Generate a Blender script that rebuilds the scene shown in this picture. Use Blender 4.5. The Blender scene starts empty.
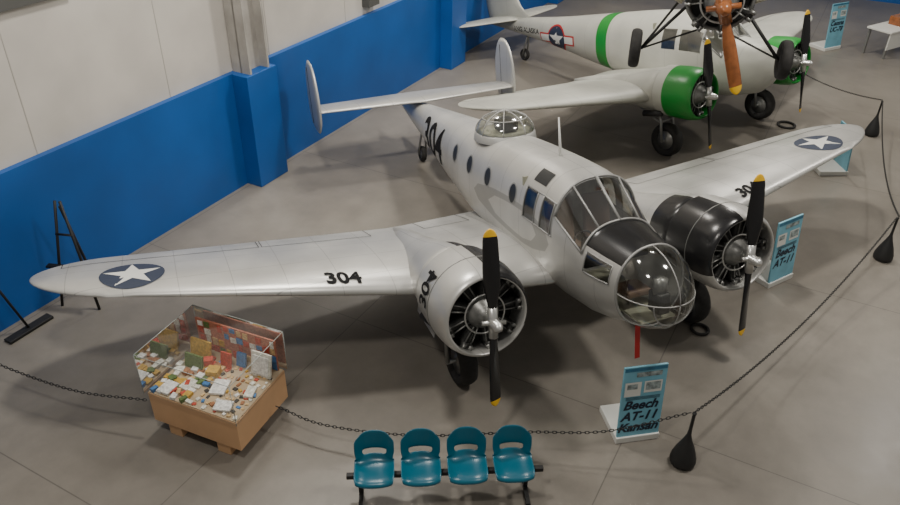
import bpy,bmesh,math,random
from mathutils import Vector,Matrix,Euler
random.seed(5)
C=bpy.context.scene.collection
pi=math.pi
# ---------------------------------------------------------------- materials
def mat(name,col,rough=.5,metal=0,var=0,scale=4,bump=0,spec=None):
    m=bpy.data.materials.new(name);m.use_nodes=True;nt=m.node_tree;b=nt.nodes['Principled BSDF']
    b.inputs['Base Color'].default_value=(*col,1);b.inputs['Roughness'].default_value=rough;b.inputs['Metallic'].default_value=metal
    if spec is not None:b.inputs['Specular IOR Level'].default_value=spec
    if var or bump:
        tc=nt.nodes.new('ShaderNodeTexCoord');n=nt.nodes.new('ShaderNodeTexNoise');n.inputs['Scale'].default_value=scale;n.inputs['Detail'].default_value=5
        nt.links.new(tc.outputs['Object'],n.inputs['Vector'])
        if var:
            r=nt.nodes.new('ShaderNodeValToRGB');r.color_ramp.elements[0].position=.3;r.color_ramp.elements[1].position=.7
            r.color_ramp.elements[0].color=(*[c*(1-var) for c in col],1);r.color_ramp.elements[1].color=(*[min(1,c*(1+var)) for c in col],1)
            nt.links.new(n.outputs['Fac'],r.inputs['Fac']);nt.links.new(r.outputs['Color'],b.inputs['Base Color'])
        if bump:
            bp=nt.nodes.new('ShaderNodeBump');bp.inputs['Strength'].default_value=bump;bp.inputs['Distance'].default_value=.02
            nt.links.new(n.outputs['Fac'],bp.inputs['Height']);nt.links.new(bp.outputs['Normal'],b.inputs['Normal'])
    return m
def glassmat(name,tint=(.92,.94,.93),gl=.06,rough=.05):
    m=bpy.data.materials.new(name);m.use_nodes=True;nt=m.node_tree;nt.nodes.clear()
    o=nt.nodes.new('ShaderNodeOutputMaterial');t=nt.nodes.new('ShaderNodeBsdfTransparent');t.inputs[0].default_value=(*tint,1)
    g=nt.nodes.new('ShaderNodeBsdfGlossy');g.inputs['Roughness'].default_value=rough;g.inputs['Color'].default_value=(.95,.95,.95,1)
    lw=nt.nodes.new('ShaderNodeLayerWeight');lw.inputs[0].default_value=.3
    ma=nt.nodes.new('ShaderNodeMath');ma.operation='MULTIPLY_ADD';ma.inputs[1].default_value=.6;ma.inputs[2].default_value=gl
    mx=nt.nodes.new('ShaderNodeMixShader')
    nt.links.new(lw.outputs['Fresnel'],ma.inputs[0]);nt.links.new(ma.outputs[0],mx.inputs[0]);nt.links.new(t.outputs[0],mx.inputs[1]);nt.links.new(g.outputs[0],mx.inputs[2]);nt.links.new(mx.outputs[0],o.inputs[0])
    return m
def skinmat(name,col,metal=.25,rough=.42,step=.62,line=.42):
    m=bpy.data.materials.new(name);m.use_nodes=True;nt=m.node_tree;N=nt.nodes;L=nt.links;b=N['Principled BSDF']
    b.inputs['Roughness'].default_value=rough;b.inputs['Metallic'].default_value=metal
    tc=N.new('ShaderNodeTexCoord');n=N.new('ShaderNodeTexNoise');n.inputs['Scale'].default_value=1.6;n.inputs['Detail'].default_value=6
    L.new(tc.outputs['Object'],n.inputs['Vector'])
    r=N.new('ShaderNodeValToRGB');r.color_ramp.elements[0].position=.3;r.color_ramp.elements[1].position=.7
    r.color_ramp.elements[0].color=(*[c*.88 for c in col],1);r.color_ramp.elements[1].color=(*[min(1,c*1.06) for c in col],1)
    L.new(n.outputs['Fac'],r.inputs['Fac'])
    sp=N.new('ShaderNodeSeparateXYZ');L.new(tc.outputs['Object'],sp.inputs[0])
    fac=None
    for ax,st in ((0,step),(1,step*1.1)):
        d=N.new('ShaderNodeMath');d.operation='DIVIDE';d.inputs[1].default_value=st;L.new(sp.outputs[ax],d.inputs[0])
        f=N.new('ShaderNodeMath');f.operation='FRACT';L.new(d.outputs[0],f.inputs[0])
        c=N.new('ShaderNodeMath');c.operation='LESS_THAN';c.inputs[1].default_value=.014;L.new(f.outputs[0],c.inputs[0])
        if fac is None:fac=c
        else:
            x=N.new('ShaderNodeMath');x.operation='MAXIMUM';L.new(fac.outputs[0],x.inputs[0]);L.new(c.outputs[0],x.inputs[1]);fac=x
    mx=N.new('ShaderNodeMix');mx.data_type='RGBA'
    s=N.new('ShaderNodeMath');s.operation='MULTIPLY';s.inputs[1].default_value=line;L.new(fac.outputs[0],s.inputs[0])
    L.new(s.outputs[0],mx.inputs['Factor']);L.new(r.outputs['Color'],mx.inputs['A']);mx.inputs['B'].default_value=(.12,.12,.12,1)
    L.new(mx.outputs['Result'],b.inputs['Base Color'])
    rr=N.new('ShaderNodeMapRange');rr.inputs['To Min'].default_value=rough-.1;rr.inputs['To Max'].default_value=rough+.1;L.new(n.outputs['Fac'],rr.inputs['Value']);L.new(rr.outputs[0],b.inputs['Roughness'])
    return m
SKIN=skinmat('aluminium_paint',(.56,.555,.53),.5,.36)
SKIN2=skinmat('pale_grey_paint',(.48,.48,.43),.1,.5,.9,.25)
BLACK=mat('black_paint',(.012,.012,.013),.25)
CODE=mat('stencil_black',(.010,.010,.011),.75,0,0,4,0,.15)
MATTE=mat('matte_black',(.012,.012,.012),.6)
RUB=mat('tyre_rubber',(.018,.017,.016),.8,0,.3,20)
GLASS=glassmat('perspex',(.93,.94,.92),.16,.10);GLASSN=glassmat('nose_perspex',(.93,.94,.92),.07,.08);GLASSC=glassmat('case_glass',(.95,.96,.96),.03,.02)
DWIN=mat('dark_window',(.02,.022,.024),.35)
FRAME=mat('window_frame',(.33,.33,.32),.45,.4)
ENG=mat('engine_grey',(.22,.22,.21),.4,.6,.3,12);ENGB=mat('engine_dark_fins',(.045,.045,.043),.45,.4,.4,25);ENGK=mat('engine_baffle',(.012,.012,.012),.6)
CHROME=mat('hub_metal',(.6,.6,.58),.28,.8)
YEL=mat('yellow_tip',(.85,.5,.02),.4)
NAVY=mat('insignia_navy',(.02,.03,.06),.6);WHT=mat('insignia_white',(.65,.65,.62),.5);RED=mat('insignia_red',(.5,.02,.02),.5)
GREEN=mat('green_paint',(.012,.23,.03),.35)
WOOD=mat('varnished_wood',(.26,.09,.03),.25,0,.3,8)
INT=mat('interior_green',(.26,.26,.20),.6,0,.2,5);SEAT=mat('seat_leather',(.14,.09,.06),.6)
STEEL=mat('strut_steel',(.26,.26,.25),.4,.6)
# ---------------------------------------------------------------- mesh helpers
def link(o,parent):
    C.objects.link(o)
    if parent is not None:o.parent=parent
    return o
def empty(name,loc=(0,0,0),rot=(0,0,0)):
    e=bpy.data.objects.new(name,None);e.empty_display_size=.2;C.objects.link(e);e.location=loc;e.rotation_euler=rot;return e
def mk(name,V,F,mats,parent=None,smooth=True,mi=None,loc=None,rot=None):
    me=bpy.data.meshes.new(name);me.from_pydata([tuple(v) for v in V],[],F)
    for m in (mats if isinstance(mats,(list,tuple)) else [mats]):me.materials.append(m)
    for i,p in enumerate(me.polygons):
        p.use_smooth=smooth
        if mi:p.material_index=mi[i]
    me.update();o=bpy.data.objects.new(name,me);link(o,parent)
    if loc:o.location=loc
    if rot:o.rotation_euler=rot
    return o
def fixn(o):
    bm=bmesh.new();bm.from_mesh(o.data);bmesh.ops.recalc_face_normals(bm,faces=bm.faces);bm.to_mesh(o.data);bm.free();return o
def box(name,size,loc,m,parent=None,rot=(0,0,0),bev=.0,taper=None):
    sx,sy,sz=[s/2 for s in size]
    t=taper or 1
    V=[(x*sx*(t if z>0 else 1),y*sy*(t if z>0 else 1),z*sz) for x in(-1,1) for y in(-1,1) for z in(-1,1)]
    F=[(0,1,3,2),(4,6,7,5),(0,4,5,1),(2,3,7,6),(0,2,6,4),(1,5,7,3)]
    o=mk(name,V,F,m,parent,False,None,loc,rot)
    if bev:
        b=o.modifiers.new('b','BEVEL');b.width=bev;b.segments=2
    return o
def tubemesh(pts,r,n=8,closed=False):
    P=[Vector(p) for p in pts];V=[];F=[];k=len(P);prev=None
    rr=r if isinstance(r,(list,tuple)) else [r]*k
    for i,p in enumerate(P):
        if closed:t=(P[(i+1)%k]-P[i-1])
        else:t=P[min(i+1,k-1)]-P[max(i-1,0)]
        t.normalize()
        if prev is None:
            a=Vector((0,0,1)) if abs(t.z)<.9 else Vector((1,0,0));x=t.cross(a).normalized()
        else:x=(prev-t*prev.dot(t)).normalized()
        prev=x;y=t.cross(x)
        for j in range(n):
            q=2*pi*j/n;V.append(p+(x*math.cos(q)+y*math.sin(q))*rr[i])
    for i in range(k if closed else k-1):
        for j in range(n):
            a=i*n+j;b=i*n+(j+1)%n;c=((i+1)%k)*n+(j+1)%n;d=((i+1)%k)*n+j;F.append((a,b,c,d))
    if not closed:F.append(tuple(range(n))[::-1]);F.append(tuple((k-1)*n+j for j in range(n)))
    return V,F
def tube(name,pts,r,m,parent=None,n=8,closed=False):
    V,F=tubemesh(pts,r,n,closed);return mk(name,V,F,m,parent)
def multi(name,parts,m,parent=None,smooth=True,mi=None):
    V=[];F=[];I=[]
    for k,(v,f) in enumerate(parts):
        o=len(V);V+=list(v);F+=[tuple(a+o for a in q) for q in f]
        if mi:I+=[mi[k]]*len(f)
    return mk(name,V,F,m,parent,smooth,I or None)
def boxm(size,loc,R=None):
    sx,sy,sz=[s/2 for s in size];V=[]
    for x in(-1,1):
        for y in(-1,1):
            for z in(-1,1):
                v=Vector((x*sx,y*sy,z*sz))
                if R:v=R@v
                V.append(v+Vector(loc))
    return V,[(0,1,3,2),(4,6,7,5),(0,4,5,1),(2,3,7,6),(0,2,6,4),(1,5,7,3)]
def lathe_m(prof,n=32,M=None,cap=False):
    V=[];F=[]
    for a,r in prof:
        for j in range(n):
            q=2*pi*j/n;v=Vector((a,r*math.sin(q),r*math.cos(q)));V.append(M@v if M else v)
    for i in range(len(prof)-1):
        for j in range(n):F.append((i*n+j,i*n+(j+1)%n,(i+1)*n+(j+1)%n,(i+1)*n+j))
    if cap:F.append(tuple(range(n)));F.append(tuple((len(prof)-1)*n+j for j in range(n))[::-1])
    return V,F
def lathe(name,prof,m,parent=None,n=32,M=None,cap=False,mi=None):
    V,F=lathe_m(prof,n,M,cap);return fixn(mk(name,V,F,m,parent,True,mi))
def T(x,y,z):return Matrix.Translation((x,y,z))
RZUP=Matrix.Rotation(-pi/2,4,'Y')   # local x -> z
def txt(body,size,offset=.0,shear=0,sub=0):
    cu=bpy.data.curves.new('t','FONT');cu.body=body;cu.size=size;cu.align_x='CENTER';cu.align_y='CENTER';cu.offset=offset;cu.shear=shear;cu.resolution_u=4
    o=bpy.data.objects.new('t',cu);C.objects.link(o);bpy.context.view_layer.update()
    me=bpy.data.meshes.new_from_object(o.evaluated_get(bpy.context.evaluated_depsgraph_get()))
    bpy.data.objects.remove(o);bpy.data.curves.remove(cu)
    bm=bmesh.new();bm.from_mesh(me);bmesh.ops.remove_doubles(bm,verts=bm.verts,dist=1e-5);bmesh.ops.triangulate(bm,faces=bm.faces)
    if sub:
        # slice with a regular grid so the glyphs can follow curved surfaces
        st=size*.09
        for ax in(0,1):
            lo=min(v.co[ax] for v in bm.verts);hi=max(v.co[ax] for v in bm.verts);q=lo+st
            while q<hi:
                no=Vector((1,0,0)) if ax==0 else Vector((0,1,0))
                bmesh.ops.bisect_plane(bm,geom=bm.verts[:]+bm.edges[:]+bm.faces[:],plane_co=no*q,plane_no=no);q+=st
    bm.verts.index_update();V=[(v.co.x,v.co.y) for v in bm.verts];F=[tuple(v.index for v in f.verts) for f in bm.faces];bm.free();bpy.data.meshes.remove(me)
    return V,F
def disc2(r,rings=4,n=36,r0=0):
    V=[];F=[]
    for i in range(rings+1):
        q=r0+(r-r0)*i/rings
        for j in range(n):a=2*pi*j/n;V.append((q*math.cos(a),q*math.sin(a)))
    for i in range(rings):
        for j in range(n):F.append((i*n+j,i*n+(j+1)%n,(i+1)*n+(j+1)%n,(i+1)*n+j))
    return V,F
def star2(r):
    o=[]
    for i in range(10):
        q=r if i%2==0 else r*.382;a=pi/2+i*pi/5;o.append((q*math.cos(a),q*math.sin(a)))
    V=[(0,0)];F=[]
    for i in range(10):
        V.append(o[i]);V.append((o[i][0]*.5,o[i][1]*.5))
    for i in range(10):
        a=1+2*i;b=1+2*((i+1)%10);F.append((0,a+1,b+1));F.append((a+1,a,b,b+1))
    return V,F
def rect2(w,h,nx=6,ny=3,cx=0,cy=0):
    V=[(cx-w/2+w*i/nx,cy-h/2+h*j/ny) for i in range(nx+1) for j in range(ny+1)]
    F=[(i*(ny+1)+j,(i+1)*(ny+1)+j,(i+1)*(ny+1)+j+1,i*(ny+1)+j+1) for i in range(nx) for j in range(ny)]
    return V,F
def decal(name,vf,fn,m,parent):
    return mk(name,[fn(a,b) for a,b in vf[0]],vf[1],m,parent,False)
def pchip(keys,x,c):
    xs=[k[0] for k in keys]
    if x>=xs[0]:return keys[0][c]
    if x<=xs[-1]:return keys[-1][c]
    n=len(keys);i=0
    while not(xs[i]>=x>=xs[i+1]):i+=1
    if x>=0 and xs[i]>0 :
        t=(x-xs[i])/(xs[i+1]-xs[i]);return keys[i][c]*(1-t)+keys[i+1][c]*t
    def sl(k):return (keys[k+1][c]-keys[k][c])/(xs[k+1]-xs[k])
    def m(k):
        if k==0:return sl(0)
        if k==n-1:return sl(n-2)
        a,b=sl(k-1),sl(k)
        return 0 if a*b<=0 else 2*a*b/(a+b)
    h=xs[i+1]-xs[i];t=(x-xs[i])/h
    return keys[i][c]*(2*t**3-3*t*t+1)+h*m(i)*(t**3-2*t*t+t)+keys[i+1][c]*(-2*t**3+3*t*t)+h*m(i+1)*(t**3-t*t)
# ---------------------------------------------------------------- aircraft pieces
class Fus:
    def __init__(s,keys):s.k=keys
    def sec(s,x):
        t,b,w,n=[pchip(s.k,x,i) for i in(1,2,3,4)];return (t+b)/2,(t-b)/2,w,n
    def pt(s,x,ph,off=0):
        zc,h,w,n=s.sec(x);sn,cs=math.sin(ph),math.cos(ph)
        return Vector((x,(w+off)*math.copysign(abs(sn)**(2/n),sn),zc+(h+off)*math.copysign(abs(cs)**(2/n),cs)))
    def side(s,x,z,sgn,off=.006):
        zc,h,w,n=s.sec(x);q=min(.999,abs((z-zc)/h));return Vector((x,sgn*((w)*(1-q**n)**(1/n)+off),z))
def fuselage(name,fus,stations,mats,midx,parent,N=60):
    V=[];F=[];I=[]
    for x in stations:
        for j in range(N):V.append(fus.pt(x,2*pi*j/N))
    for i in range(len(stations)-1):
        for j in range(N):
            F.append((i*N+j,i*N+(j+1)%N,(i+1)*N+(j+1)%N,(i+1)*N+j))
            ph=(j+.5)*360/N
            if ph>180:ph-=360
            I.append(midx((stations[i]+stations[i+1])/2,ph))
    F.append(tuple((len(stations)-1)*N+j for j in range(N)));I.append(0)
    return fixn(mk(name,V,F,mats,parent,True,I))
def yt(s,t):s=max(s,0);return 5*t*(.2969*math.sqrt(s)-.126*s-.3516*s*s+.2843*s**3-.1015*s**4)
class Wing:
    def __init__(s,keys,yr,yt_):s.k=keys;s.yr=yr;s.yt=yt_
    def at(s,y):
        y=abs(y);k=s.k;i=0
        yy=min(y,k[-1][0])
        while i<len(k)-2 and yy>k[i+1][0]:i+=1
        a,b=k[i],k[i+1];t=(yy-a[0])/(b[0]-a[0]);r=[a[j]*(1-t)+b[j]*t for j in range(1,5)]
        if y>s.yr:
            q=min(1,(y-s.yr)/(s.yt-s.yr));sc=math.sqrt(max(0,1-q*q));le,te,z,th=r;c=le-(le-te)*.52
            r=[c+(le-c)*sc,c+(te-c)*sc,z,th]
        return r
    def top(s,x,y,off=.006):
        le,te,z,t=s.at(y);c=max(le-te,.001);q=min(1,max(0,(le-x)/c));return Vector((x,y,z+1.25*c*yt(q,t)+off))
    def mesh(s,name,mats,parent,n=18,ys=None,side=0):
        yl=[]
        y=0
        while y<s.yr:yl.append(y);y+=.3
        for i in range(13):yl.append(s.yr+(s.yt-s.yr)*math.sin(i/12*pi/2))
        if side==0:yl=[-q for q in reversed(yl[1:])]+yl
        V=[];F=[];M=2*n
        for y in yl:
            le,te,z,t=s.at(y);c=max(le-te,.004)
            for k in range(M):
                if k<=n:q=(1-math.cos(pi*k/n))/2;sg=1.25
                else:q=(1-math.cos(pi*(2*n-k)/n))/2;sg=-.75
                V.append((le-q*c,y,z+sg*c*yt(q,t)))
        for i in range(len(yl)-1):
            for k in range(M):F.append((i*M+k,i*M+(k+1)%M,(i+1)*M+(k+1)%M,(i+1)*M+k))
        F.append(tuple(range(M)));F.append(tuple((len(yl)-1)*M+k for k in range(M)))
        return fixn(mk(name,V,F,mats,parent,True))
def fin(name,outl,y,th,m,parent):
    n=len(outl);cx=sum(p[0] for p in outl)/n;cz=sum(p[1] for p in outl)/n
    V=[(x,y,z) for x,z in outl];F=[]
    for sg in(1,-1):
        b=len(V)
        for sc,t in((.9,.7),(.6,1)):
            V+=[(cx+(x-cx)*sc,y+sg*th*t,cz+(z-cz)*sc) for x,z in outl]
        V.append((cx,y+sg*th,cz))
        for j in range(n):
            k=(j+1)%n;F.append((j,k,b+k,b+j));F.append((b+j,b+k,b+n+k,b+n+j));F.append((b+n+j,b+n+k,b+2*n))
    return fixn(mk(name,V,F,m,parent,True))
def propeller(name,R,loc,parent,blade=BLACK,tip=YEL,hub=CHROME,ang=0,tipl=.08,wid=.115,hubr=.075,spin=False):
    e=bpy.data.objects.new(name,None);link(e,parent);e.location=loc;e.rotation_euler=(ang,0,0)
    for sg,nm in((1,'blade_1'),(-1,'blade_2')):
        V=[];F=[];I=[];rs=[.1,.2,.3,.42,.55,.68,.8,.88,1-tipl,.94,.96,.985,1.0]
        rs=sorted(set(rs));n=12
        for q in rs:
            w=wid*(.38+.62*min(1,(q-.1)/.3)) if q<.45 else wid*(1-.25*(q-.45)/.55)
            if q>.88:w*=math.sqrt(max(.01,1-((q-.88)/.12)**2))
            tk=.045*(1-q)+.01;tw=math.radians(58-45*q)
            if q<.2:tk=.045
            for j in range(n):
                a=2*pi*j/n;yy=w*math.cos(a);xx=tk*math.sin(a)
                V.append((xx*math.cos(tw)+yy*math.sin(tw)*.9,(yy*math.cos(tw)-xx*math.sin(tw))*sg,q*R*sg))
        for i in range(len(rs)-1):
            for j in range(n):
                F.append((i*n+j,i*n+(j+1)%n,(i+1)*n+(j+1)%n,(i+1)*n+j));I.append(1 if rs[i]>=1-tipl-.001 else 0)
        F.append(tuple((len(rs)-1)*n+j for j in range(n)));I.append(1)
        fixn(mk(nm,V,F,[blade,tip],e,True,I))
    lathe('hub_barrel',[(-.12,.0),(-.12,hubr*1.1),(.03,hubr*1.1),(.06,hubr*.9),(.16,hubr*.85),(.2,hubr*.55),(.22,0)],hub,e,20)
    tube('hub_sleeves',[(0,0,-R*.17),(0,0,R*.17)],hubr*.82,hub,e,14)
    tube('counterweights',[(.02,-hubr*2.1,.03),(.02,hubr*2.1,-.03)],hubr*.38,hub,e,10)
    return e
def engine(prefix,xf,y,z,R,parent,cyl=9):
    M=T(xf,y,z);parts=[];mi=[]
    parts.append(lathe_m([(.1,0),(.1,.07),(.02,.13),(-.05,.17),(-.08,.21),(-.2,.23),(-.4,.24)],24,M));mi.append(0)
    for k in range(cyl):
        a=2*pi*k/cyl+.17;d=Vector((0,math.sin(a),math.cos(a)));b=Vector((xf-.2,y,z))
        pts=[];rr=[]
        for i in range(21):
            pts.append(b+d*(.2+(R*.86-.2)*i/20));rr.append(R*(.155 if i%2 else .125))
        parts.append(tubemesh(pts,rr,12));mi.append(1)
        parts.append(boxm((.2,.13,.07),b+d*(R*.9)+Vector((.02,0,0)),Matrix.Rotation(-a,3,'X')));mi.append(1)
        s=d.cross(Vector((1,0,0)))
        for q in(-.05,.05):
            parts.append(tubemesh([b+d*.22+Vector((.1,0,0))+s*q*.6,b+d*R*.88+Vector((.1,0,0))+s*q],.010,6));mi.append(0)
            parts.append(boxm((.07,.045,.07),b+d*(R*.93)+Vector((.1,0,0))+s*q,Matrix.Rotation(-a,3,'X')));mi.append(0)
    parts.append(tubemesh([(xf-.05,y+.27*math.cos(q*pi/16),z+.27*math.sin(q*pi/16)) for q in range(32)],.012,6,True));mi.append(2)
    multi(prefix+'_cylinders',parts,[ENG,ENGB,CHROME],parent,True,mi)
    lathe(prefix+'_baffle',[(xf-.32,0),(xf-.32,R)],ENGK,parent,24,T(0,y,z))
def cowl(prefix,xf,y,z,R,L,mats,parent,midx):
    prof=[(xf-L+.02,R*.90),(xf-.25,R*.88),(xf-.06,R*.82),(xf-.012,R*.825),(xf,R*.85),(xf-.02,R*.89),(xf-.08,R*.94),(xf-.18,R*.98),(xf-.32,R*1.0),(xf-.45,R),(xf-.7,R*.985),(xf-L,R*.955)]
    n=60;V,F=lathe_m(prof,n,T(0,y,z));I=[]
    for i in range(len(prof)-1):
        for j in range(n):
            a=(j+.5)*360/n
            if a>180:a-=360
            I.append(midx(i,a,(prof[i][0]+prof[i+1][0])/2))
    o=fixn(mk(prefix+'_cowling',V,F,mats,parent,True,I));return o
def ell_loft(name,secs,mats,parent,n=60,midx=None,nexp=2):
    V=[];F=[];I=[]
    for x,y,zc,w,h in secs:
        for j in range(n):
            a=2*pi*j/n;V.append((x,y+w*math.copysign(abs(math.sin(a))**(2/nexp),math.sin(a)),zc+h*math.copysign(abs(math.cos(a))**(2/nexp),math.cos(a))))
    for i in range(len(secs)-1):
        for j in range(n):
            F.append((i*n+j,i*n+(j+1)%n,(i+1)*n+(j+1)%n,(i+1)*n+j));a=(j+.5)*360/n
            if a>180:a-=360
            I.append(midx((secs[i][0]+secs[i+1][0])/2,a) if midx else 0)
    F.append(tuple(range(n)));I.append(0);F.append(tuple((len(secs)-1)*n+j for j in range(n)));I.append(0)
    return fixn(mk(name,V,F,mats,parent,True,I))
def wheel(name,loc,R,w,parent,hubm=STEEL,rot=(0,0,0)):
    e=bpy.data.objects.new(name,None);link(e,parent);e.location=loc;e.rotation_euler=rot
    M=Matrix.Rotation(pi/2,4,'Z')
    pr=[(-w*.25,R*.55),(-w*.42,R*.66),(-w*.5,R*.8),(-w*.42,R*.93),(-w*.2,R*.99),(0,R),(w*.2,R*.99),(w*.42,R*.93),(w*.5,R*.8),(w*.42,R*.66),(w*.25,R*.55)]
    lathe('tyre',pr,RUB,e,36,M)
    lathe('rim',[(-w*.3,0),(-w*.3,R*.2),(-w*.2,R*.25),(-w*.25,R*.56),(w*.25,R*.56),(w*.2,R*.25),(w*.3,R*.2),(w*.3,0)],hubm,e,28,M)
    return e
TH=math.radians(10.1)
def twin(name,loc,yaw,P):
    E=empty(name,loc,(0,-TH,yaw));skin=P['skin']
    fus=P['fus'];W=P['wing']
    fuselage('fuselage',fus,P['stations'],[skin,GLASS,BLACK,GREEN,FRAME],P['fmat'],E)
    W.mesh('wing',[skin],E)
    for sg in(-1,1):
        for a,b in P['hinges']:
            V=[];F=[];n=20
            for i in range(n+1):
                y=sg*(a+(b-a)*i/n);le,te,z,t=W.at(y);x=te+(le-te)*.22
                V.append(W.top(x,y,.004));V.append(W.top(x-.014,y,.004))
                if i:F.append((2*i-2,2*i-1,2*i+1,2*i))
            for yy in(a,b):
                y=sg*yy;le,te,z,t=W.at(y);x=te+(le-te)*.22;k=len(V)
                for i in range(7):
                    V.append(W.top(x+(te-x)*i/6*.97,y-.006,.004));V.append(W.top(x+(te-x)*i/6*.97,y+.006,.004))
                    if i:F.append((k+2*i-2,k+2*i-1,k+2*i+1,k+2*i))
            mk('hinge_gap',V,F,MATTE,E)
    hx,hz,hy,R=P['hub']
    cr=P['cowlr'];cf=P['cowlf']
    for sg in(-1,1):
        s='engine_right' if sg<0 else 'engine_left'
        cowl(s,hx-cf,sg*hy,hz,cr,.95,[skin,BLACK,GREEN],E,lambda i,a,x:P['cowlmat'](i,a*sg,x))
        engine(s,hx-cf-.05,sg*hy,hz,cr*.86,E)
        propeller(s+'_propeller',R,(hx,sg*hy,hz),E,ang=P['pang'][0 if sg<0 else 1])
        x0=hx-cf-.9;zw=W.at(hy)[2]
        secs=[(x0,sg*hy,hz,cr*.88,cr*.88),(x0-.25,sg*hy,hz-.01,cr*.87,cr*.86),(x0-.6,sg*hy,hz-.04,cr*.8,cr*.78),(x0-1.1,sg*hy,hz-.10,cr*.66,cr*.62),(x0-1.7,sg*hy,zw+.04,cr*.5,cr*.46),(x0-2.3,sg*hy,zw+.02,cr*.33,cr*.32),(x0-2.85,sg*hy,zw+.01,.05,.06)]
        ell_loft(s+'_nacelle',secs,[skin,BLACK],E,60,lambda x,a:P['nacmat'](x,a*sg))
        tube(s+'_exhaust',[(x0+.1,sg*(hy+.38),hz-.42),(x0-.35,sg*(hy+.42),hz-.47)],.07,ENGK,E,12)
        # small air scoop on top of the nacelle and oil cooler below
        wr=.38
        ax=(wr*math.sin(TH),0,wr*math.cos(TH))
        wheel(s+'_main_wheel',(ax[0],sg*hy,ax[2]),wr,.27,E)
        g=[]
        for q in(-.2,.2):
            g.append(tubemesh([(ax[0],sg*hy+q,ax[2]),(ax[0]-.02,sg*hy+q,ax[2]+.45),(ax[0]-.12,sg*hy+q,hz-.35)],.035,8))
            g.append(tubemesh([(ax[0]-.02,sg*hy+q,ax[2]+.42),(ax[0]-.75,sg*hy+q,hz-.35)],.022,8))
        g.append(tubemesh([(ax[0],sg*hy-.22,ax[2]),(ax[0],sg*hy+.22,ax[2])],.03,8))
        g.append(tubemesh([(ax[0]-.02,sg*hy-.2,ax[2]+.45),(ax[0]-.02,sg*hy+.2,ax[2]+.45)],.03,8))
        multi(s+'_gear_struts',g,STEEL,E)
        for q in(-1,1):
            if P.get('doors',True):mk(s+'_gear_door',[(ax[0]-.75,sg*hy+q*.3,hz-.4),(ax[0]+.02,sg*hy+q*.33,hz-.42),(ax[0]-.02,sg*hy+q*.37,hz-.74),(ax[0]-.7,sg*hy+q*.36,hz-.64)],[(0,1,2,3)],skin,E,False)
    tx=P['tailwheel'];tz=tx*-math.tan(TH)
    twr=.17;a=Vector((tx,0,tz))+Vector((math.sin(TH)*twr,0,math.cos(TH)*twr))
    wheel('tail_wheel',a,twr,.11,E)
    top=fus.sec(tx)[0]-fus.sec(tx)[1]*.7
    multi('tail_wheel_fork',[tubemesh([a+Vector((0,-.08,0)),a+Vector((.08,-.07,.25)),(tx+.25,0,top)],.025,8),tubemesh([a+Vector((0,.08,0)),a+Vector((.08,.07,.25)),(tx+.25,0,top)],.025,8)],STEEL,E)
    return E
# ================= main aircraft
fk=[(2.3,2.2,1.3,.3,2.2),(1.68,2.30,1.26,.485,2.15),(1.3,2.35,1.14,.55,2.3),(.95,2.39,1.08,.60,2.4),(.35,2.82,1.05,.67,2.5),(0,2.86,1.05,.68,2.5),(-.6,2.87,1.07,.69,2.5),(-2.4,2.81,1.2,.67,2.5),(-4,2.70,1.48,.54,2.4),(-5.5,2.60,1.80,.37,2.3),(-7,2.50,2.08,.19,2.1),(-7.9,2.44,2.26,.06,2),(-8.1,2.39,2.31,.02,2)]
F1=Fus(fk)
st1=[1.64,1.58,1.5,1.42,1.3,1.12,1.02,.95,.93,.75,.55,.37,.33,.28,.0,-.05,-.1,-.16,-.48,-.55]+[-.8-.3*i for i in range(24)]+[-7.95,-8.1]
def fm1(x,p):
    a=abs(p)
    if .37<x<.93 and a<66:return 1
    if .33<x<.95 and a<66:return 4
    if x>.95:
        if a<54:return 2
        if 1.02<x<1.5 and 60<a<84:return 1
    if (.0<x<.28 or -.48<x<-.16) and 54<a<84:return 1
    if .28<x<.33 and 54<a<84:return 4
    return 0
W1=Wing([(0,.25,-2.95,1.33,.15),(.65,.2,-2.92,1.33,.15),(2,-.1,-2.82,1.36,.15),(7.27,-1.3,-2.42,2.0,.10)],6.3,7.27)
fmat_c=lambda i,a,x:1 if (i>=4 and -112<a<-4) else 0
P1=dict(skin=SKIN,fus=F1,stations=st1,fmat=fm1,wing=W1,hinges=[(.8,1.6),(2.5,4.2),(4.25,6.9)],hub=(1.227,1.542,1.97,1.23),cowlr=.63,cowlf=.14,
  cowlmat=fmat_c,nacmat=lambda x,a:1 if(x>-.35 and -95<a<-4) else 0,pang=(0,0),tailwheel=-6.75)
A=twin('twin_engine_trainer_aircraft',(0,0,0),0,P1)
def nose_pt(t,ph,off=0):
    x=1.64+.60*math.sin(t);zc,h,w,n=F1.sec(1.64);s=math.cos(t)
    sn,cs=math.sin(ph),math.cos(ph)
    return Vector((x+off*math.sin(t),(w*s+off)*math.copysign(abs(sn)**(2/n),sn),zc-.02*math.sin(t)+(h*s+off)*math.copysign(abs(cs)**(2/n),cs)))
V=[];F=[];n=48;m=14
for i in range(m+1):
    for j in range(n):V.append(nose_pt(i/m*pi/2*.999,2*pi*j/n))
for i in range(m):
    for j in range(n):F.append((i*n+j,i*n+(j+1)%n,(i+1)*n+(j+1)%n,(i+1)*n+j))
fixn(mk('nose_dome_glazing',V,F,GLASSN,A))
parts=[]
def arc(ph,a=0,b=pi/2):return tubemesh([nose_pt(a+(b-a)*i/12,ph,.004) for i in range(13)],.009,6)
for ph in(-pi/2,pi/2,pi):parts.append(arc(ph))
parts.append(arc(-pi*.76,0,.95));parts.append(arc(pi*.76,0,.95));parts.append(arc(0,0,pi/2))
parts.append(tubemesh([nose_pt(0,2*pi*j/48,.004) for j in range(48)],.018,6,True))
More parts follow.
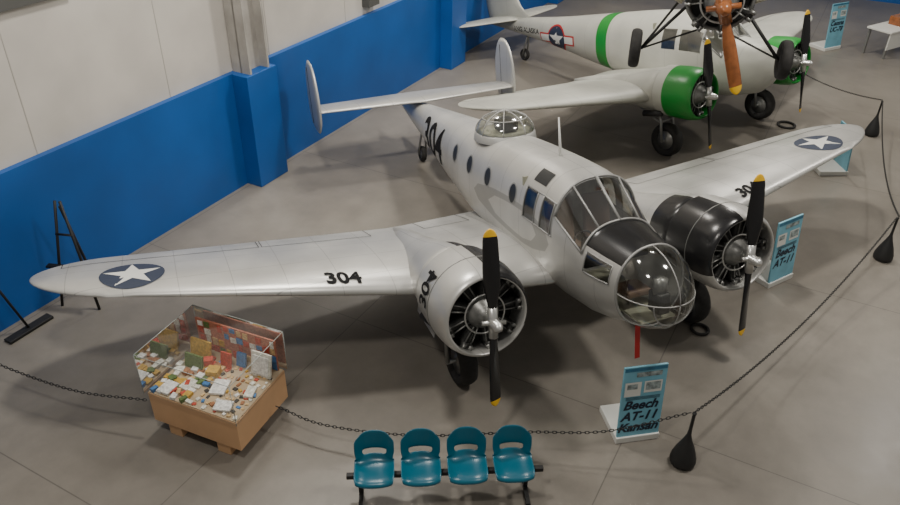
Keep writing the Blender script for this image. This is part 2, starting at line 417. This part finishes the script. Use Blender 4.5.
parts.append(tubemesh([nose_pt(.95,pi/2+pi*j/24,.004) for j in range(25)],.009,6))
multi('nose_dome_frames',parts,FRAME,A)
parts=[]
for ph in(0,26,-26,66,-66):parts.append(tubemesh([F1.pt(x,math.radians(ph),.008) for x in(.95,.65,.35)],.016 if abs(ph)!=0 else .022,6))
for x in(.94,.35):parts.append(tubemesh([F1.pt(x,math.radians(p),.008) for p in range(-66,67,6)],.018,6))
for sg in(-1,1):
    for x in(.28,.0,-.16,-.48):parts.append(tubemesh([F1.pt(x,sg*math.radians(p),.006) for p in(54,60,66,72,78,84)],.012,6))
    for p in(54,84):parts.append(tubemesh([F1.pt(x,sg*math.radians(p),.006) for x in(.33,0,-.16,-.48)],.012,6))
    for p in(60,84):parts.append(tubemesh([F1.pt(x,sg*math.radians(p),.004) for x in(1.02,1.12,1.3,1.42,1.5)],.009,6))
    for x in(1.02,1.5):parts.append(tubemesh([F1.pt(x,sg*math.radians(p),.004) for p in(60,66,72,78,84)],.009,6))
multi('cockpit_frames',parts,FRAME,A)
box('cockpit_floor',(2.0,.66,.04),(.4,0,1.36),INT,A);box('nose_floor',(.5,.5,.03),(1.6,0,1.38),INT,A);box('cockpit_bulkhead',(.04,1.2,1.4),(-.62,0,1.95),INT,A)
box('instrument_panel',(.12,1.0,.42),(.86,0,2.0),MATTE,A,bev=.03)
for s in(-1,1):
    box('pilot_seat_pan',(.45,.42,.12),(.15,s*.3,1.78),SEAT,A,bev=.04);box('pilot_seat_back',(.12,.42,.62),(-.1,s*.3,2.1),SEAT,A,(0,-.15,0),.04)
    tube('control_column',[(.5,s*.3,1.38),(.55,s*.3,2.0)],.02,ENG,A);tube('control_wheel',[(.55,s*.3+.14*math.cos(q*pi/8),2.05+.12*math.sin(q*pi/8)) for q in range(16)],.014,MATTE,A,6,True)
box('bombardier_seat',(.35,.36,.1),(1.35,-.05,1.6),SEAT,A,bev=.03);tube('seat_post',[(1.35,-.05,1.38),(1.35,-.05,1.6)],.03,ENG,A)
box('bombsight_body',(.24,.18,.28),(1.82,.02,1.62),ENGB,A,bev=.03);lathe('bombsight_head',[(-.1,0),(-.1,.09),(.1,.09),(.12,.0)],ENG,A,20,T(1.82,.02,1.83)@RZUP)
tube('bombsight_mount',[(1.80,.02,1.4),(1.82,.02,1.5)],.05,STEEL,A)
# turret
TX=-2.45
lathe('turret_ring',[(-.08,.52),(.03,.5),(.05,.47),(-.08,.47)],FRAME,A,44,T(TX,0,2.80)@RZUP)
pr=[(.33*math.sin(q/10*pi/2)+.02,.48*math.cos(q/10*pi/2)) for q in range(11)]
lathe('turret_dome',pr,GLASS,A,44,T(TX,0,2.82)@RZUP)
parts=[]
for k in range(4):
    a=k*pi/4+.3;parts.append(tubemesh([(TX+.485*math.cos(t)*math.cos(a),.485*math.cos(t)*math.sin(a),2.84+.335*math.sin(t)) for t in[q*pi/16 for q in range(17)]],.009,6))
parts.append(tubemesh([(TX+.36*math.cos(q*pi/18),.36*math.sin(q*pi/18),3.06) for q in range(36)],.009,6,True))
multi('turret_frames',parts,FRAME,A)
lathe('turret_well',[(-.1,0),(-.1,.46)],INT,A,30,T(TX,0,2.94)@RZUP)
box('turret_gun_cradle',(.35,.3,.2),(TX+.05,0,2.95),ENGB,A,bev=.04)
tube('antenna_mast',[(-.6,0,2.84),(-.66,0,3.42)],[.025,.012],WHT,A)
decal('roof_hatch',rect2(.34,.26,5,5),lambda a,b:F1.pt(-.25+a,math.radians(-36)+b/.8,.006),DWIN,A)
for sg in(-1,1):
    for x in(-.85,-1.75,-2.5,-3.25):
        decal('cabin_window',disc2(1),lambda a,b:F1.side(x+a*.1,2.34+b*.14,sg,.006),DWIN,A)
        decal('cabin_window_rim',disc2(1,1,30,.86),lambda a,b:F1.side(x+a*.12,2.34+b*.16,sg,.009),FRAME,A)
    decal('fuselage_code',txt('304',.92,.014,0,2),lambda a,b:F1.side(-4.75-a*sg,2.16+b,sg,.008),CODE,A)
def star_on(fn,par,r,bars=False):
    if bars:
        decal('insignia_bar_edge',rect2(r*4.3,r*.78),lambda a,b:fn(a,b,.006),RED,par)
        decal('insignia_edge',disc2(r*1.12),lambda a,b:fn(a,b,.009),RED,par)
        decal('insignia_bar',rect2(r*4.05,r*.55),lambda a,b:fn(a,b,.012),WHT,par)
    decal('insignia_disc',disc2(r),lambda a,b:fn(a,b,.015 if bars else .006),NAVY,par)
    decal('insignia_star',star2(r*.93),lambda a,b:fn(a,b,.019 if bars else .010),WHT,par)
for sg in(-1,1):star_on(lambda a,b,o:W1.top(-1.52-b,sg*(6.0 if sg<0 else 5.95)+a,o),A,.41)
for sg in(-1,1):
    def lef(a,b):
        y=sg*(3.36 if sg<0 else 3.6)+a;le,te,z,t=W1.at(y);return W1.top(le-.20-b,y,.012)
    decal('wing_code',txt('304',.32,.010,0,3),lef,CODE,A)
    def cf(a,b):
        an=sg*math.radians(66)+a/.6*1
        return Vector((.45+b,sg*1.97+.64*math.sin(an),1.542+.64*math.cos(an)))
    decal('cowl_code',txt('304',.32,.008,0,3),cf,CODE,A)
    tube('cowl_seam',[(.62,sg*1.97+.632*math.sin(q*pi/24),1.542+.632*math.cos(q*pi/24)) for q in range(48)],.006,STEEL,A,5,True)
# tail
S1=Wing([(0,-6.3,-7.45,2.60,.10),(2.2,-6.55,-7.35,2.60,.10)],2.15,2.22)
S1.mesh('tailplane',[SKIN],A)
ol=[]
for j in range(36):
    a=2*pi*j/36;s_,c_=math.sin(a),math.cos(a)
    z=2.86+.74*math.copysign(abs(s_)**(2/2.4),s_);x=-7.0+.50*math.copysign(abs(c_)**(2/2.4),c_)*(1-.16*s_)-.08*s_
    ol.append((x,z))
for sg in(-1,1):
    fin('tail_fin',ol,sg*2.20,.04,SKIN,A)
    for o in(-1,1):tube('rudder_gap',[(-7.1,sg*2.20+o*.04,2.3),(-7.17,sg*2.20+o*.04,3.45)],.006,MATTE,A)
mk('red_streamer',[(1.42,-.03,1.18),(1.42,.05,1.18),(1.45,.05,.6),(1.45,-.03,.6)],[(0,1,2,3)],RED,A,False)
# ================= second aircraft
fk2=[(1.4,2.2,1.4,.3,2.1),(1.15,2.25,1.2,.5,2.2),(.8,2.32,1.12,.62,2.3),(.55,2.36,1.08,.68,2.4),(.1,2.82,1.05,.73,2.5),(-.3,2.88,1.05,.75,2.5),(-1.5,2.84,1.1,.75,2.5),(-3.2,2.68,1.35,.62,2.4),(-5,2.5,1.7,.42,2.3),(-7,2.38,2.0,.2,2.1),(-8.2,2.3,2.15,.05,2)]
F2=Fus(fk2)
st2=[1.55,1.4,1.15,.8,.57,.55,.4,.25,.1,.06,-.1,-.5,-.56,-.62,-1.0,-1.06,-1.3,-1.6,-1.9,-2.2,-2.5,-2.78,-3.16,-3.5]+[-3.8-.35*i for i in range(12)]+[-8.2]
def fm2(x,p):
    a=abs(p)
    if .1<x<.55 and a<66:return 1
    if -3.16<x<-2.78:return 3
    if (-.5<x<.06 or -1.0<x<-.62) and 54<a<84:return 1
    return 0
F2.k=[(1.58,1.85,1.75,.02,2),(1.5,2.0,1.55,.2,2)]+fk2[0:]
W2=Wing([(0,.2,-2.9,1.33,.16),(2,.0,-2.75,1.36,.16),(6.15,-.95,-2.3,1.85,.11)],5.3,6.15)
P2=dict(skin=SKIN2,fus=F2,stations=[1.58,1.53]+st2[1:],fmat=fm2,wing=W2,hinges=[(2.4,5.8)],hub=(1.1,1.5,1.8,1.2),cowlr=.56,cowlf=.1,doors=False,
  cowlmat=lambda i,a,x:2 if (x>.3) else 0,nacmat=lambda x,a:0,pang=(.12,.05),tailwheel=-6.6)
B=twin('twin_engine_transport_aircraft',(-5.67,7.0,0),math.radians(15.4),P2)
box('cabin_bulkhead',(.04,1.3,1.4),(-1.3,0,1.95),INT,B);box('cabin_floor',(2.0,.9,.04),(-.3,0,1.4),INT,B)
parts=[]
for ph in(0,34,-34,66,-66):parts.append(tubemesh([F2.pt(x,math.radians(ph),.008) for x in(.55,.3,.1)],.018,6))
for x in(.55,.1):parts.append(tubemesh([F2.pt(x,math.radians(p),.008) for p in range(-66,67,6)],.018,6))
multi('windshield_frames',parts,FRAME,B)
star_on(lambda a,b,o:F2.side(-4.75+a,2.0+b,-1,o),B,.34,True)
decal('fuselage_text',txt('ANG ALASKA',.2,.003,0,0),lambda a,b:F2.side(-6.15+a,2.12+b,-1,.006),CODE,B)
S2=Wing([(0,-6.6,-7.9,2.35,.1),(2.1,-7.1,-7.8,2.40,.09)],1.6,2.15);S2.mesh('tailplane',[SKIN2],B)
fin('tail_fin',[(-6.2,2.35),(-6.6,2.7),(-7.0,3.3),(-7.2,3.75),(-7.45,3.95),(-7.8,3.95),(-8.05,3.7),(-8.2,3.2),(-8.2,2.7),(-8.1,2.3),(-7.6,2.2),(-6.8,2.2)],0,.06,SKIN2,B)
# ================= hanging aircraft
yaw=math.radians(-35)
H=empty('suspended_vintage_airplane',(-.26,1.66,4.9),(0,0,yaw))
CREAM=mat('doped_fabric',(.45,.42,.34),.5,0,.1,3)
propeller('wooden_propeller',1.2,(0,0,0),H,WOOD,YEL,WOOD,ang=pi+.34,tipl=.1,wid=.11,hubr=.1)
engine('radial_engine',-.2,0,0,.46,H,7)
tube('exhaust_collector_ring',[(-.5,.42*math.cos(q*pi/18),.42*math.sin(q*pi/18)) for q in range(36)],.03,ENG,H,8,True)
ell_loft('fuselage',[(-.55,0,0,.3,.32),(-.75,0,0,.42,.45),(-1.3,0,.02,.45,.5),(-2.4,0,.1,.43,.55),(-4,0,.12,.3,.38),(-6.2,0,.2,.06,.14)],CREAM,H,32,None,2.5)
WH=Wing([(0,-1.1,-2.8,.95,.13),(5.3,-1.1,-2.8,1.05,.12)],4.6,5.3);WH.mesh('high_wing',[CREAM],H)
fin('tail_fin',[(-5.2,.3),(-5.8,1.0),(-6.2,1.15),(-6.6,.9),(-6.7,.3),(-6.4,-.05),(-5.8,.1)],0,.04,CREAM,H)
Wing([(0,-5.2,-6.4,.25,.08),(1.6,-5.4,-6.3,.25,.08)],1.1,1.6).mesh('tailplane',[CREAM],H)
for s in(-1,1):
    wheel('main_wheel',(-.6,s*1.0,-.8),.27,.15,H,RUB)
    multi('landing_gear_legs',[tubemesh([(-.6,s*.92,-.8),(-.75,s*.38,-.2)],.024),tubemesh([(-.6,s*.92,-.8),(-1.6,s*.38,-.25)],.018),tubemesh([(-.6,s*.92,-.8),(-.8,0,-.45)],.014)],MATTE,H)
    multi('wing_struts',[tubemesh([(-1.3,s*.42,-.3),(-1.4,s*2.9,.93)],.035),tubemesh([(-2.0,s*.42,-.3),(-2.3,s*2.9,.93)],.03)],CREAM,H)
    tube('suspension_cable',[(-1.6,s*1.6,1.1),(-1.6,s*1.6,6.0)],.006,STEEL,H,5)
# ================= room
wa=math.radians(129.3);WD=Vector((math.cos(wa),math.sin(wa),0));WN=Vector((math.sin(wa),-math.cos(wa),0));W0=Vector((-3.55,-8.17,0))
if WN.dot(Vector((7.4,-5.2,0))-W0)<0:WN=-WN
def wp(a,b,z):return W0+WD*a+WN*b+Vector((0,0,z))
def floor_mat():
    m=bpy.data.materials.new('polished_concrete');m.use_nodes=True;nt=m.node_tree;N=nt.nodes;L=nt.links;b=N['Principled BSDF']
    tc=N.new('ShaderNodeTexCoord')
    n1=N.new('ShaderNodeTexNoise');n1.inputs['Scale'].default_value=.3;n1.inputs['Detail'].default_value=6;n1.inputs['Roughness'].default_value=.55
    n2=N.new('ShaderNodeTexNoise');n2.inputs['Scale'].default_value=1.6;n2.inputs['Detail'].default_value=10;n2.inputs['Roughness'].default_value=.7
    for n in(n1,n2):L.new(tc.outputs['Object'],n.inputs['Vector'])
    r=N.new('ShaderNodeValToRGB');e=r.color_ramp.elements;e[0].position=.32;e[0].color=(.152,.136,.115,1);e[1].position=.68;e[1].color=(.235,.215,.185,1);L.new(n1.outputs['Fac'],r.inputs['Fac'])
    r2=N.new('ShaderNodeValToRGB');e=r2.color_ramp.elements;e[0].position=.3;e[0].color=(.86,.86,.86,1);e[1].position=.7;e[1].color=(1.09,1.09,1.09,1);L.new(n2.outputs['Fac'],r2.inputs['Fac'])
    mu=N.new('ShaderNodeMix');mu.data_type='RGBA';mu.blend_type='MULTIPLY';mu.inputs['Factor'].default_value=1;L.new(r.outputs[0],mu.inputs['A']);L.new(r2.outputs[0],mu.inputs['B'])
    sp=N.new('ShaderNodeSeparateXYZ');L.new(tc.outputs['Object'],sp.inputs[0]);fac=None
    for ax,off in((0,1.55),(1,.1)):
        ad=N.new('ShaderNodeMath');ad.operation='ADD';ad.inputs[1].default_value=off+45;L.new(sp.outputs[ax],ad.inputs[0])
        d=N.new('ShaderNodeMath');d.operation='DIVIDE';d.inputs[1].default_value=4.5;L.new(ad.outputs[0],d.inputs[0])
        f=N.new('ShaderNodeMath');f.operation='FRACT';L.new(d.outputs[0],f.inputs[0])
        c=N.new('ShaderNodeMath');c.operation='LESS_THAN';c.inputs[1].default_value=.0035;L.new(f.outputs[0],c.inputs[0])
        if fac is None:fac=c
        else:
            x=N.new('ShaderNodeMath');x.operation='MAXIMUM';L.new(fac.outputs[0],x.inputs[0]);L.new(c.outputs[0],x.inputs[1]);fac=x
    s=N.new('ShaderNodeMath');s.operation='MULTIPLY';s.inputs[1].default_value=.55;L.new(fac.outputs[0],s.inputs[0])
    mx=N.new('ShaderNodeMix');mx.data_type='RGBA';L.new(s.outputs[0],mx.inputs['Factor']);L.new(mu.outputs['Result'],mx.inputs['A']);mx.inputs['B'].default_value=(.05,.045,.04,1)
    L.new(mx.outputs['Result'],b.inputs['Base Color'])
    rr=N.new('ShaderNodeMapRange');rr.inputs['To Min'].default_value=.24;rr.inputs['To Max'].default_value=.46;L.new(n2.outputs['Fac'],rr.inputs['Value']);L.new(rr.outputs[0],b.inputs['Roughness'])
    return m
FL=floor_mat()
sy=1 if WD.cross(WN).z>0 else -1
fo=mk('floor',[(-14,-.4*sy,0),(34,-.4*sy,0),(34,30*sy,0),(-14,30*sy,0)],[(0,1,2,3)],FL,None,False)
fo.location=W0;fo.rotation_euler=(0,0,wa)
BLUE=mat('blue_wall_paint',(.004,.08,.31),.45,0,.12,.8)
PANEL=mat('white_wall_panel',(.52,.49,.445),.6,0,.08,1.2)
SEAM=mat('panel_seam_grey',(.40,.375,.34),.6)
WGREY=mat('vent_grey',(.08,.08,.075),.5)
CONC=mat('column_steel_paint',(.36,.34,.31),.6,0,.15,3)
def wbox(name,a0,a1,b0,b1,z0,z1,m,parent=None,bev=0):
    c=wp((a0+a1)/2,(b0+b1)/2,(z0+z1)/2);return box(name,(a1-a0,b1-b0,z1-z0),c,m,parent,(0,0,wa),bev)
WL=empty('wall_left',(0,0,0))
wbox('blue_wainscot',-14,29,-.12,0,0,2.36,BLUE,WL)
wbox('upper_panels',-14,29,-.45,-.12,0,10.5,PANEL,WL)
for a in [-12+2.7*i for i in range(15)]:wbox('panel_seam',a,a+.015,-.12,-.115,2.36,10.5,SEAM,WL)
wbox('panel_rail',-14,29,-.12,-.06,5.2,5.35,CONC,WL)
wbox('wall_vent',.2,2.7,-.12,-.04,4.5,5.6,WGREY,WL)
wbox('electrical_box',10.3,10.75,-.12,.08,2.55,3.0,WGREY,WL)
for k,a in enumerate((-2.5,5.65,13.9,22.1)):
    wbox('pilaster_box',a,a+.86,0,.38,0,2.36,BLUE,WL,.01)
    for q in(.15,.66):wbox('column_flange',a+q,a+q+.05,-.1,.34,2.36,10.5,CONC,WL)
    wbox('column_web',a+.15,a+.7,.10,.14,2.36,10.5,CONC,WL)
WF=empty('wall_far');wbox('far_upper_panels',29,29.3,-.4,30,0,10.5,PANEL,WF);wbox('far_wainscot',28.9,29,0,30,0,2.36,BLUE,WF)
# ================= display case
CA=empty('glass_display_case',(.40,-5.12,0),(0,0,math.radians(45)))
TAN=mat('tan_laminate',(.60,.36,.19),.5,0,.06,3)
lx,ly=1.36,1.06
box('base_cabinet',(lx,ly,.48),(-lx/2,ly/2,.42),TAN,CA,bev=.008)
for a in(-.30,-lx+.30):box('foot',(.2,ly-.04,.18),(a,ly/2,.09),TAN,CA,bev=.005)
zt=.66;gh=.64
x0,x1,y0,y1=-lx-.03,.03,-.03,ly+.03
mk('glass_box',[(x0,y0,zt),(x1,y0,zt),(x1,y1,zt),(x0,y1,zt),(x0,y0,zt+gh),(x1,y0,zt+gh),(x1,y1,zt+gh),(x0,y1,zt+gh)],[(0,1,5,4),(1,2,6,5),(2,3,7,6),(3,0,4,7),(4,5,6,7)],GLASSC,CA,False)
EDGE=mat('glass_edge',(.35,.38,.36),.2)
multi('glass_edges',[tubemesh([a,b],.005,6) for a,b in(((x0,y0,zt+gh),(x1,y0,zt+gh)),((x1,y0,zt+gh),(x1,y1,zt+gh)),((x1,y1,zt+gh),(x0,y1,zt+gh)),((x0,y1,zt+gh),(x0,y0,zt+gh)),((x0,y0,zt),(x0,y0,zt+gh)),((x1,y0,zt),(x1,y0,zt+gh)),((x1,y1,zt),(x1,y1,zt+gh)),((x0,y1,zt),(x0,y1,zt+gh)))],EDGE,CA)
CR=mat('cream_cloth',(.48,.37,.24),.8);cols=[mat('card_%d'%i,c,.6,0,.3,30) for i,c in enumerate([(.72,.70,.62),(.50,.06,.03),(.04,.035,.03),(.55,.33,.05),(.10,.16,.04),(.62,.42,.2),(.05,.18,.42),(.78,.76,.73),(.32,.13,.05),(.45,.16,.10)])]
box('deck_cloth',(lx-.02,ly-.02,.01),(-lx/2,ly/2,.668),CR,CA)
parts=[];mi=[]
for i in range(17):
    for j in range(10):
        if random.random()<.8:
            if i<9:
                s=random.uniform(.025,.06);parts.append(boxm((s,random.uniform(.03,.065),random.uniform(.006,.03)),(-.06-i*.077+random.uniform(-.012,.012),.06+j*.085,.68),Matrix.Rotation(random.uniform(-.5,.5),3,'Z')));mi.append(random.choice([0,2,2,2,8,1,5,3,6,7]))
            elif random.random()<.8:
                s=random.uniform(.05,.1);parts.append(boxm((s,random.uniform(.05,.11),random.uniform(.02,.08)),(-.06-i*.077+random.uniform(-.012,.012),.06+j*.085,.69),Matrix.Rotation(random.uniform(-.5,.5),3,'Z')));mi.append(random.choice([0,4,4,3,3,8,5,6,7,1]))
for (x,y,w,h,c) in((-.30,.16,.22,.17,7),(-.55,.42,.2,.26,7),(-1.15,.15,.18,.22,7),(-.95,.3,.14,.2,0),(-.14,.5,.12,.2,0)):
    parts.append(boxm((w,h,.03),(x,y,.70),Matrix.Rotation(random.uniform(-.2,.3),3,'Z')));mi.append(c)
parts.append(boxm((lx-.1,.02,.50),(-lx/2,ly-.05,.93)));mi.append(9)
for i in range(12):
    for k in range(4):
        if random.random()<.85:parts.append(boxm((random.uniform(.05,.10),.012,random.uniform(.06,.12)),(-.1-i*.103,ly-.066,.74+k*.125+random.uniform(-.02,.02))));mi.append(random.choice([7,1,0,5,0,3,6,1,1,4]))
for (x,y,c,w,h) in((-1.1,.62,4,.28,.2),(-1.12,.8,3,.32,.3),(-.72,.80,1,.16,.22),(-.2,.86,0,.30,.34),(-.55,.9,6,.14,.2)):
    parts.append(boxm((w,.03,h),(x,y,.68+h/2),Matrix.Rotation(-.25,3,'X')));mi.append(c)
parts.append(boxm((.24,.012,.26),(-.2,.835,.85),Matrix.Rotation(-.25,3,'X')));mi.append(7)
parts.append(boxm((.16,.14,.1),(-.78,.6,.73),Matrix.Rotation(.3,3,'Z')));mi.append(3);parts.append(boxm((.12,.1,.12),(-.95,.72,.74),Matrix.Rotation(.6,3,'Z')));mi.append(1)
multi('memorabilia',parts,cols,CA,False,mi)
# ================= chairs
TEAL=mat('teal_plastic',(.004,.10,.155),.3)
ax=math.atan2(1.88,.63)
CH=empty('tandem_seating_bench',(1.76,-2.93,0),(0,0,ax))
prof=[(-.25,.385),(-.245,.42),(-.2,.44),(-.1,.43),(.02,.415),(.12,.42),(.17,.45),(.2,.5),(.215,.56),(.235,.64),(.255,.71),(.268,.76),(.275,.79),(.285,.79)]
def chair(k,cx):
    nu=16;V=[];F=[]
    for i,(py,pz) in enumerate(prof):
        for j in range(nu+1):
            u=-1+2*j/nu
            hw=.238
            if i==7:hw*=.90
            if i>=11:hw*=(.97,.9,.85)[i-11]
            if i<2:hw*=.93
            lift=.06*abs(u)**3 if i<7 else 0;wrap=-.10*abs(u)**2.5 if i>=6 else 0
            dz=-.05*abs(u)**4 if i>=11 else 0
            V.append((cx+u*hw,py+wrap,pz+lift+dz))
    for i in range(len(prof)-1):
        for j in range(nu):
            if i==7 and 3<=j<=nu-4:continue
            a=i*(nu+1)+j;F.append((a,a+1,a+nu+2,a+nu+1))
    o=mk('chair_shell_%d'%k,V,F,TEAL,CH);s=o.modifiers.new('s','SOLIDIFY');s.thickness=.016;s.offset=0
    sb=o.modifiers.new('ss','SUBSURF');sb.levels=1;sb.render_levels=1
    multi('shell_bracket_%d'%k,[boxm((.3,.03,.03),(cx,.07,.38)),boxm((.3,.03,.03),(cx,-.1,.38)),boxm((.04,.26,.05),(cx,0,.36))],MATTE,CH,False)
for k in range(4):chair(k+1,-.825+.55*k)
box('support_beam',(2.36,.06,.06),(0.02,0,.33),MATTE,CH,bev=.005)
for s in(-1,1):
    multi('leg_frame_%d'%(1 if s<0 else 2),[boxm((.05,.05,.32),(s*1.0,0,.17)),boxm((.05,.56,.04),(s*1.0,0,.02)),boxm((.06,.06,.012),(s*1.0,-.26,.006)),boxm((.06,.06,.012),(s*1.0,.26,.006))],MATTE,CH,False)
# ================= signs
SBLUE=mat('sign_light_blue',(.17,.42,.53),.45,0,.15,3);SWHITE=mat('sign_white',(.66,.66,.62),.5);PHOTO=mat('sign_photo',(.25,.3,.3),.5,0,.7,14);INK=mat('sign_ink',(.01,.02,.04),.5);SDARK=mat('sign_deep_blue',(.03,.15,.25),.5,0,.3,6)
def sign(loc,rz,lines,w=.62,h=1.12,ts=.2,tilt=-.10):
    e=empty('information_sign',loc,(0,0,rz))
    box('base_plate',(w+.02,.62,.10),(0,.29,.05),SWHITE,e,bev=.01)
    p=bpy.data.objects.new('panel',None);link(p,e);p.location=(0,0,.08);p.rotation_euler=(tilt,0,0)
    box('board',(w,.03,h),(0,.016,h/2),SBLUE,p,bev=.004)
    def d(nm,vf,cx,cz,m,off=.002):mk(nm,[(cx+a,-off,cz+b) for a,b in vf[0]],vf[1],m,p,False)
    d('header_band',rect2(w-.02,.05,1,1),0,h-.04,SDARK,.003);d('header_aircraft_print',rect2(.34,.07,1,1),.05,h-.12,PHOTO,.004)
    z=h-.34
    d('photo_1',rect2(.22,.22,1,1),-w/2+.14,z,SWHITE,.003);d('photo_2',rect2(.14,.08,1,1),-w/2+.13,z+.04,PHOTO,.004);d('photo_3',rect2(.24,.18,1,1),w/2-.17,z+.02,SWHITE,.003);d('photo_4',rect2(.2,.12,1,1),w/2-.17,z+.03,PHOTO,.004)
    z-=.24
    for i in range(3):d('body_text',rect2(w*.8,.007,1,1),0,z+.11-.018*i,INK,.003)
    for t in lines:d('title_text',txt(t,ts,.006,.3),-.02,z-.02,INK,.004);z-=ts*.95
    return e
sign((1.93,-.26,0),math.radians(78.5),['Beech','AT-11','Kansan'],w=.58,ts=.19)
sign((-.23,4.1,0),math.radians(99.8),['Beech','AT-11'],h=1.15)
sign((-3.2,8.5,0),math.radians(160),['Trainer'],h=.95)
sign((-9.67,14.78,0),math.radians(95),['Cessna','UC-78'],w=.7,h=1.35)
# ================= stanchions, chain
def stanchion(loc):
    e=empty('chain_stanchion',(loc[0],loc[1],0))
    lathe('weighted_cone_base',[(0,0),(0,.12),(.02,.155),(.06,.165),(.12,.158),(.25,.12),(.4,.06),(.5,.028),(.58,.022),(.84,.02),(.85,.026),(.87,.026),(.875,0)],MATTE,e,28,RZUP)
for p in((2.46,.07),(-.15,6.4),(-4.34,10.66),(-8.6,10.9)):stanchion(p)
def catmull(P,n=14):
    P=[Vector(p) for p in P];P=[P[0]*2-P[1]]+P+[P[-1]*2-P[-2]];o=[]
    for i in range(1,len(P)-2):
        a,b,c,d=P[i-1:i+3]
        for k in range(n):
            t=k/n;o.append(.5*((2*b)+(-a+c)*t+(2*a-5*b+4*c-d)*t*t+(-a+3*b-3*c+d)*t**3))
    o.append(P[-2]);return o
def cat(a,b,sag,n=24):
    a=Vector(a);b=Vector(b);return [a.lerp(b,i/n)-Vector((0,0,sag*4*(i/n)*(1-i/n))) for i in range(n+1)]
def chain(path):
    L=[0]
    for i in range(1,len(path)):L.append(L[-1]+(path[i]-path[i-1]).length)
    parts=[];s=0;k=0;i=0;pitch=.05
    while s<L[-1]:
        while i<len(L)-2 and L[i+1]<s:i+=1
        p=path[i].lerp(path[i+1],(s-L[i])/max(1e-6,L[i+1]-L[i]));t=(path[i+1]-path[i]).normalized()
        x=t.cross(Vector((0,0,1))).normalized();y=t.cross(x)
        w=(x+y)*.707 if k%2 else (x-y)*.707
        pts=[p+t*(.034*math.cos(q*pi/4))+w*(.015*math.sin(q*pi/4)) for q in range(8)]
        parts.append(tubemesh(pts,.0055,5,True));s+=pitch;k+=1
    multi('barrier_chain',parts,MATTE,None)
chain(catmull([wp(-1.0,.05,.8),(-2.6,-8.4,.58),(-2.07,-7.93,.48),(-1.2,-7.0,.45),(-.62,-6.14,.50)]))
chain(catmull([(-.02,-4.56,.36),(.5,-4.05,.33),(1.15,-3.05,.40),(1.62,-1.8,.44),(2.08,-.9,.56),(2.45,.04,.885)]))
chain(cat((2.45,.10,.885),(-.14,6.36,.885),.42));chain(cat((-.16,6.43,.885),(-4.32,10.64,.885),.35));chain(cat((-4.38,10.66,.885),(-8.56,10.9,.885),.25))
# ================= small things
def easel(loc,rz,h=1.85):
    e=empty('folding_easel',(loc[0],loc[1],0),(0,0,rz))
    multi('legs',[tubemesh([(-.32,-.2,0),(-.04,.0,h)],.022),tubemesh([(.32,-.2,0),(.04,.0,h)],.022),tubemesh([(0,.35,0),(0,.02,h-.1)],.022),tubemesh([(-.26,-.16,.7),(.26,-.16,.7)],.022),tubemesh([(-.14,-.07,1.3),(.14,-.07,1.3)],.018),boxm((.7,.09,.03),(0,-.2,.78))],MATTE,e)
easel((-3.95,-6.92,0),math.radians(60))
e=empty('floor_stand',(-3.45,-7.75,0),(0,0,wa))
box('base',(.75,.16,.05),(0,0,.025),MATTE,e,bev=.01);tube('pole',[(.0,0,.03),(-.3,.25,1.5)],.02,MATTE,e)
tube('drip_ring',[(.34+.13*math.cos(q*pi/12),1.98+.13*math.sin(q*pi/12),.025) for q in range(24)],.025,RUB,None,8,True)
tube('drip_ring',[(-5.5+.2*math.cos(q*pi/12),9.1+.2*math.sin(q*pi/12),.03) for q in range(24)],.03,RUB,None,8,True)
t=empty('display_table',(-8.95,16.4,0),(0,0,math.radians(100)))
box('table_top',(1.9,.8,.06),(0,0,.8),SWHITE,t,bev=.01);multi('table_legs',[boxm((.06,.06,.77),(x,y,.385)) for x in(-.85,.85) for y in(-.33,.33)],STEEL,t,False)
box('table_crate',(.7,.45,.25),(.2,0,.955),WOOD,t,bev=.01);box('table_skirt',(1.8,.03,.5),(0,-.35,.52),SWHITE,t)
# ================= camera + light
def Rm(yaw,pitch,roll):
    f=Vector((math.cos(yaw)*math.cos(pitch),math.sin(yaw)*math.cos(pitch),math.sin(pitch)));r=f.cross(Vector((0,0,1))).normalized();u=r.cross(f)
    c,s=math.cos(roll),math.sin(roll);return c*r+s*u,-s*r+c*u,f
r,u,f=Rm(2.7459,-.5769,.0163)
cd=bpy.data.cameras.new('camera');cam=bpy.data.objects.new('camera',cd);C.objects.link(cam)
cam.matrix_world=Matrix(((r.x,u.x,-f.x,7.4618),(r.y,u.y,-f.y,-5.2789),(r.z,u.z,-f.z,7.4859),(0,0,0,1)))
cd.sensor_width=36;cd.lens=36*757/900;cd.clip_end=200
bpy.context.scene.camera=cam
w=bpy.data.worlds.new('hangar_ambient');bpy.context.scene.world=w;w.use_nodes=True
w.node_tree.nodes['Background'].inputs[0].default_value=(1,.96,.90,1);w.node_tree.nodes['Background'].inputs[1].default_value=.27
def area(loc,size,power,col=(1,.95,.87)):
    l=bpy.data.lights.new('high_bay_lamp','AREA');l.shape='DISK';l.size=size;l.energy=power;l.color=col
    o=bpy.data.objects.new('high_bay_lamp',l);o.location=loc;C.objects.link(o)
for x,y,p in((3,-6,330),(-3.5,-3.5,520),(2,3,480),(-5,4,620),(-10,10,620),(-2,13,420),(-10,0,450)):area((x,y,9.8),1.0,p)
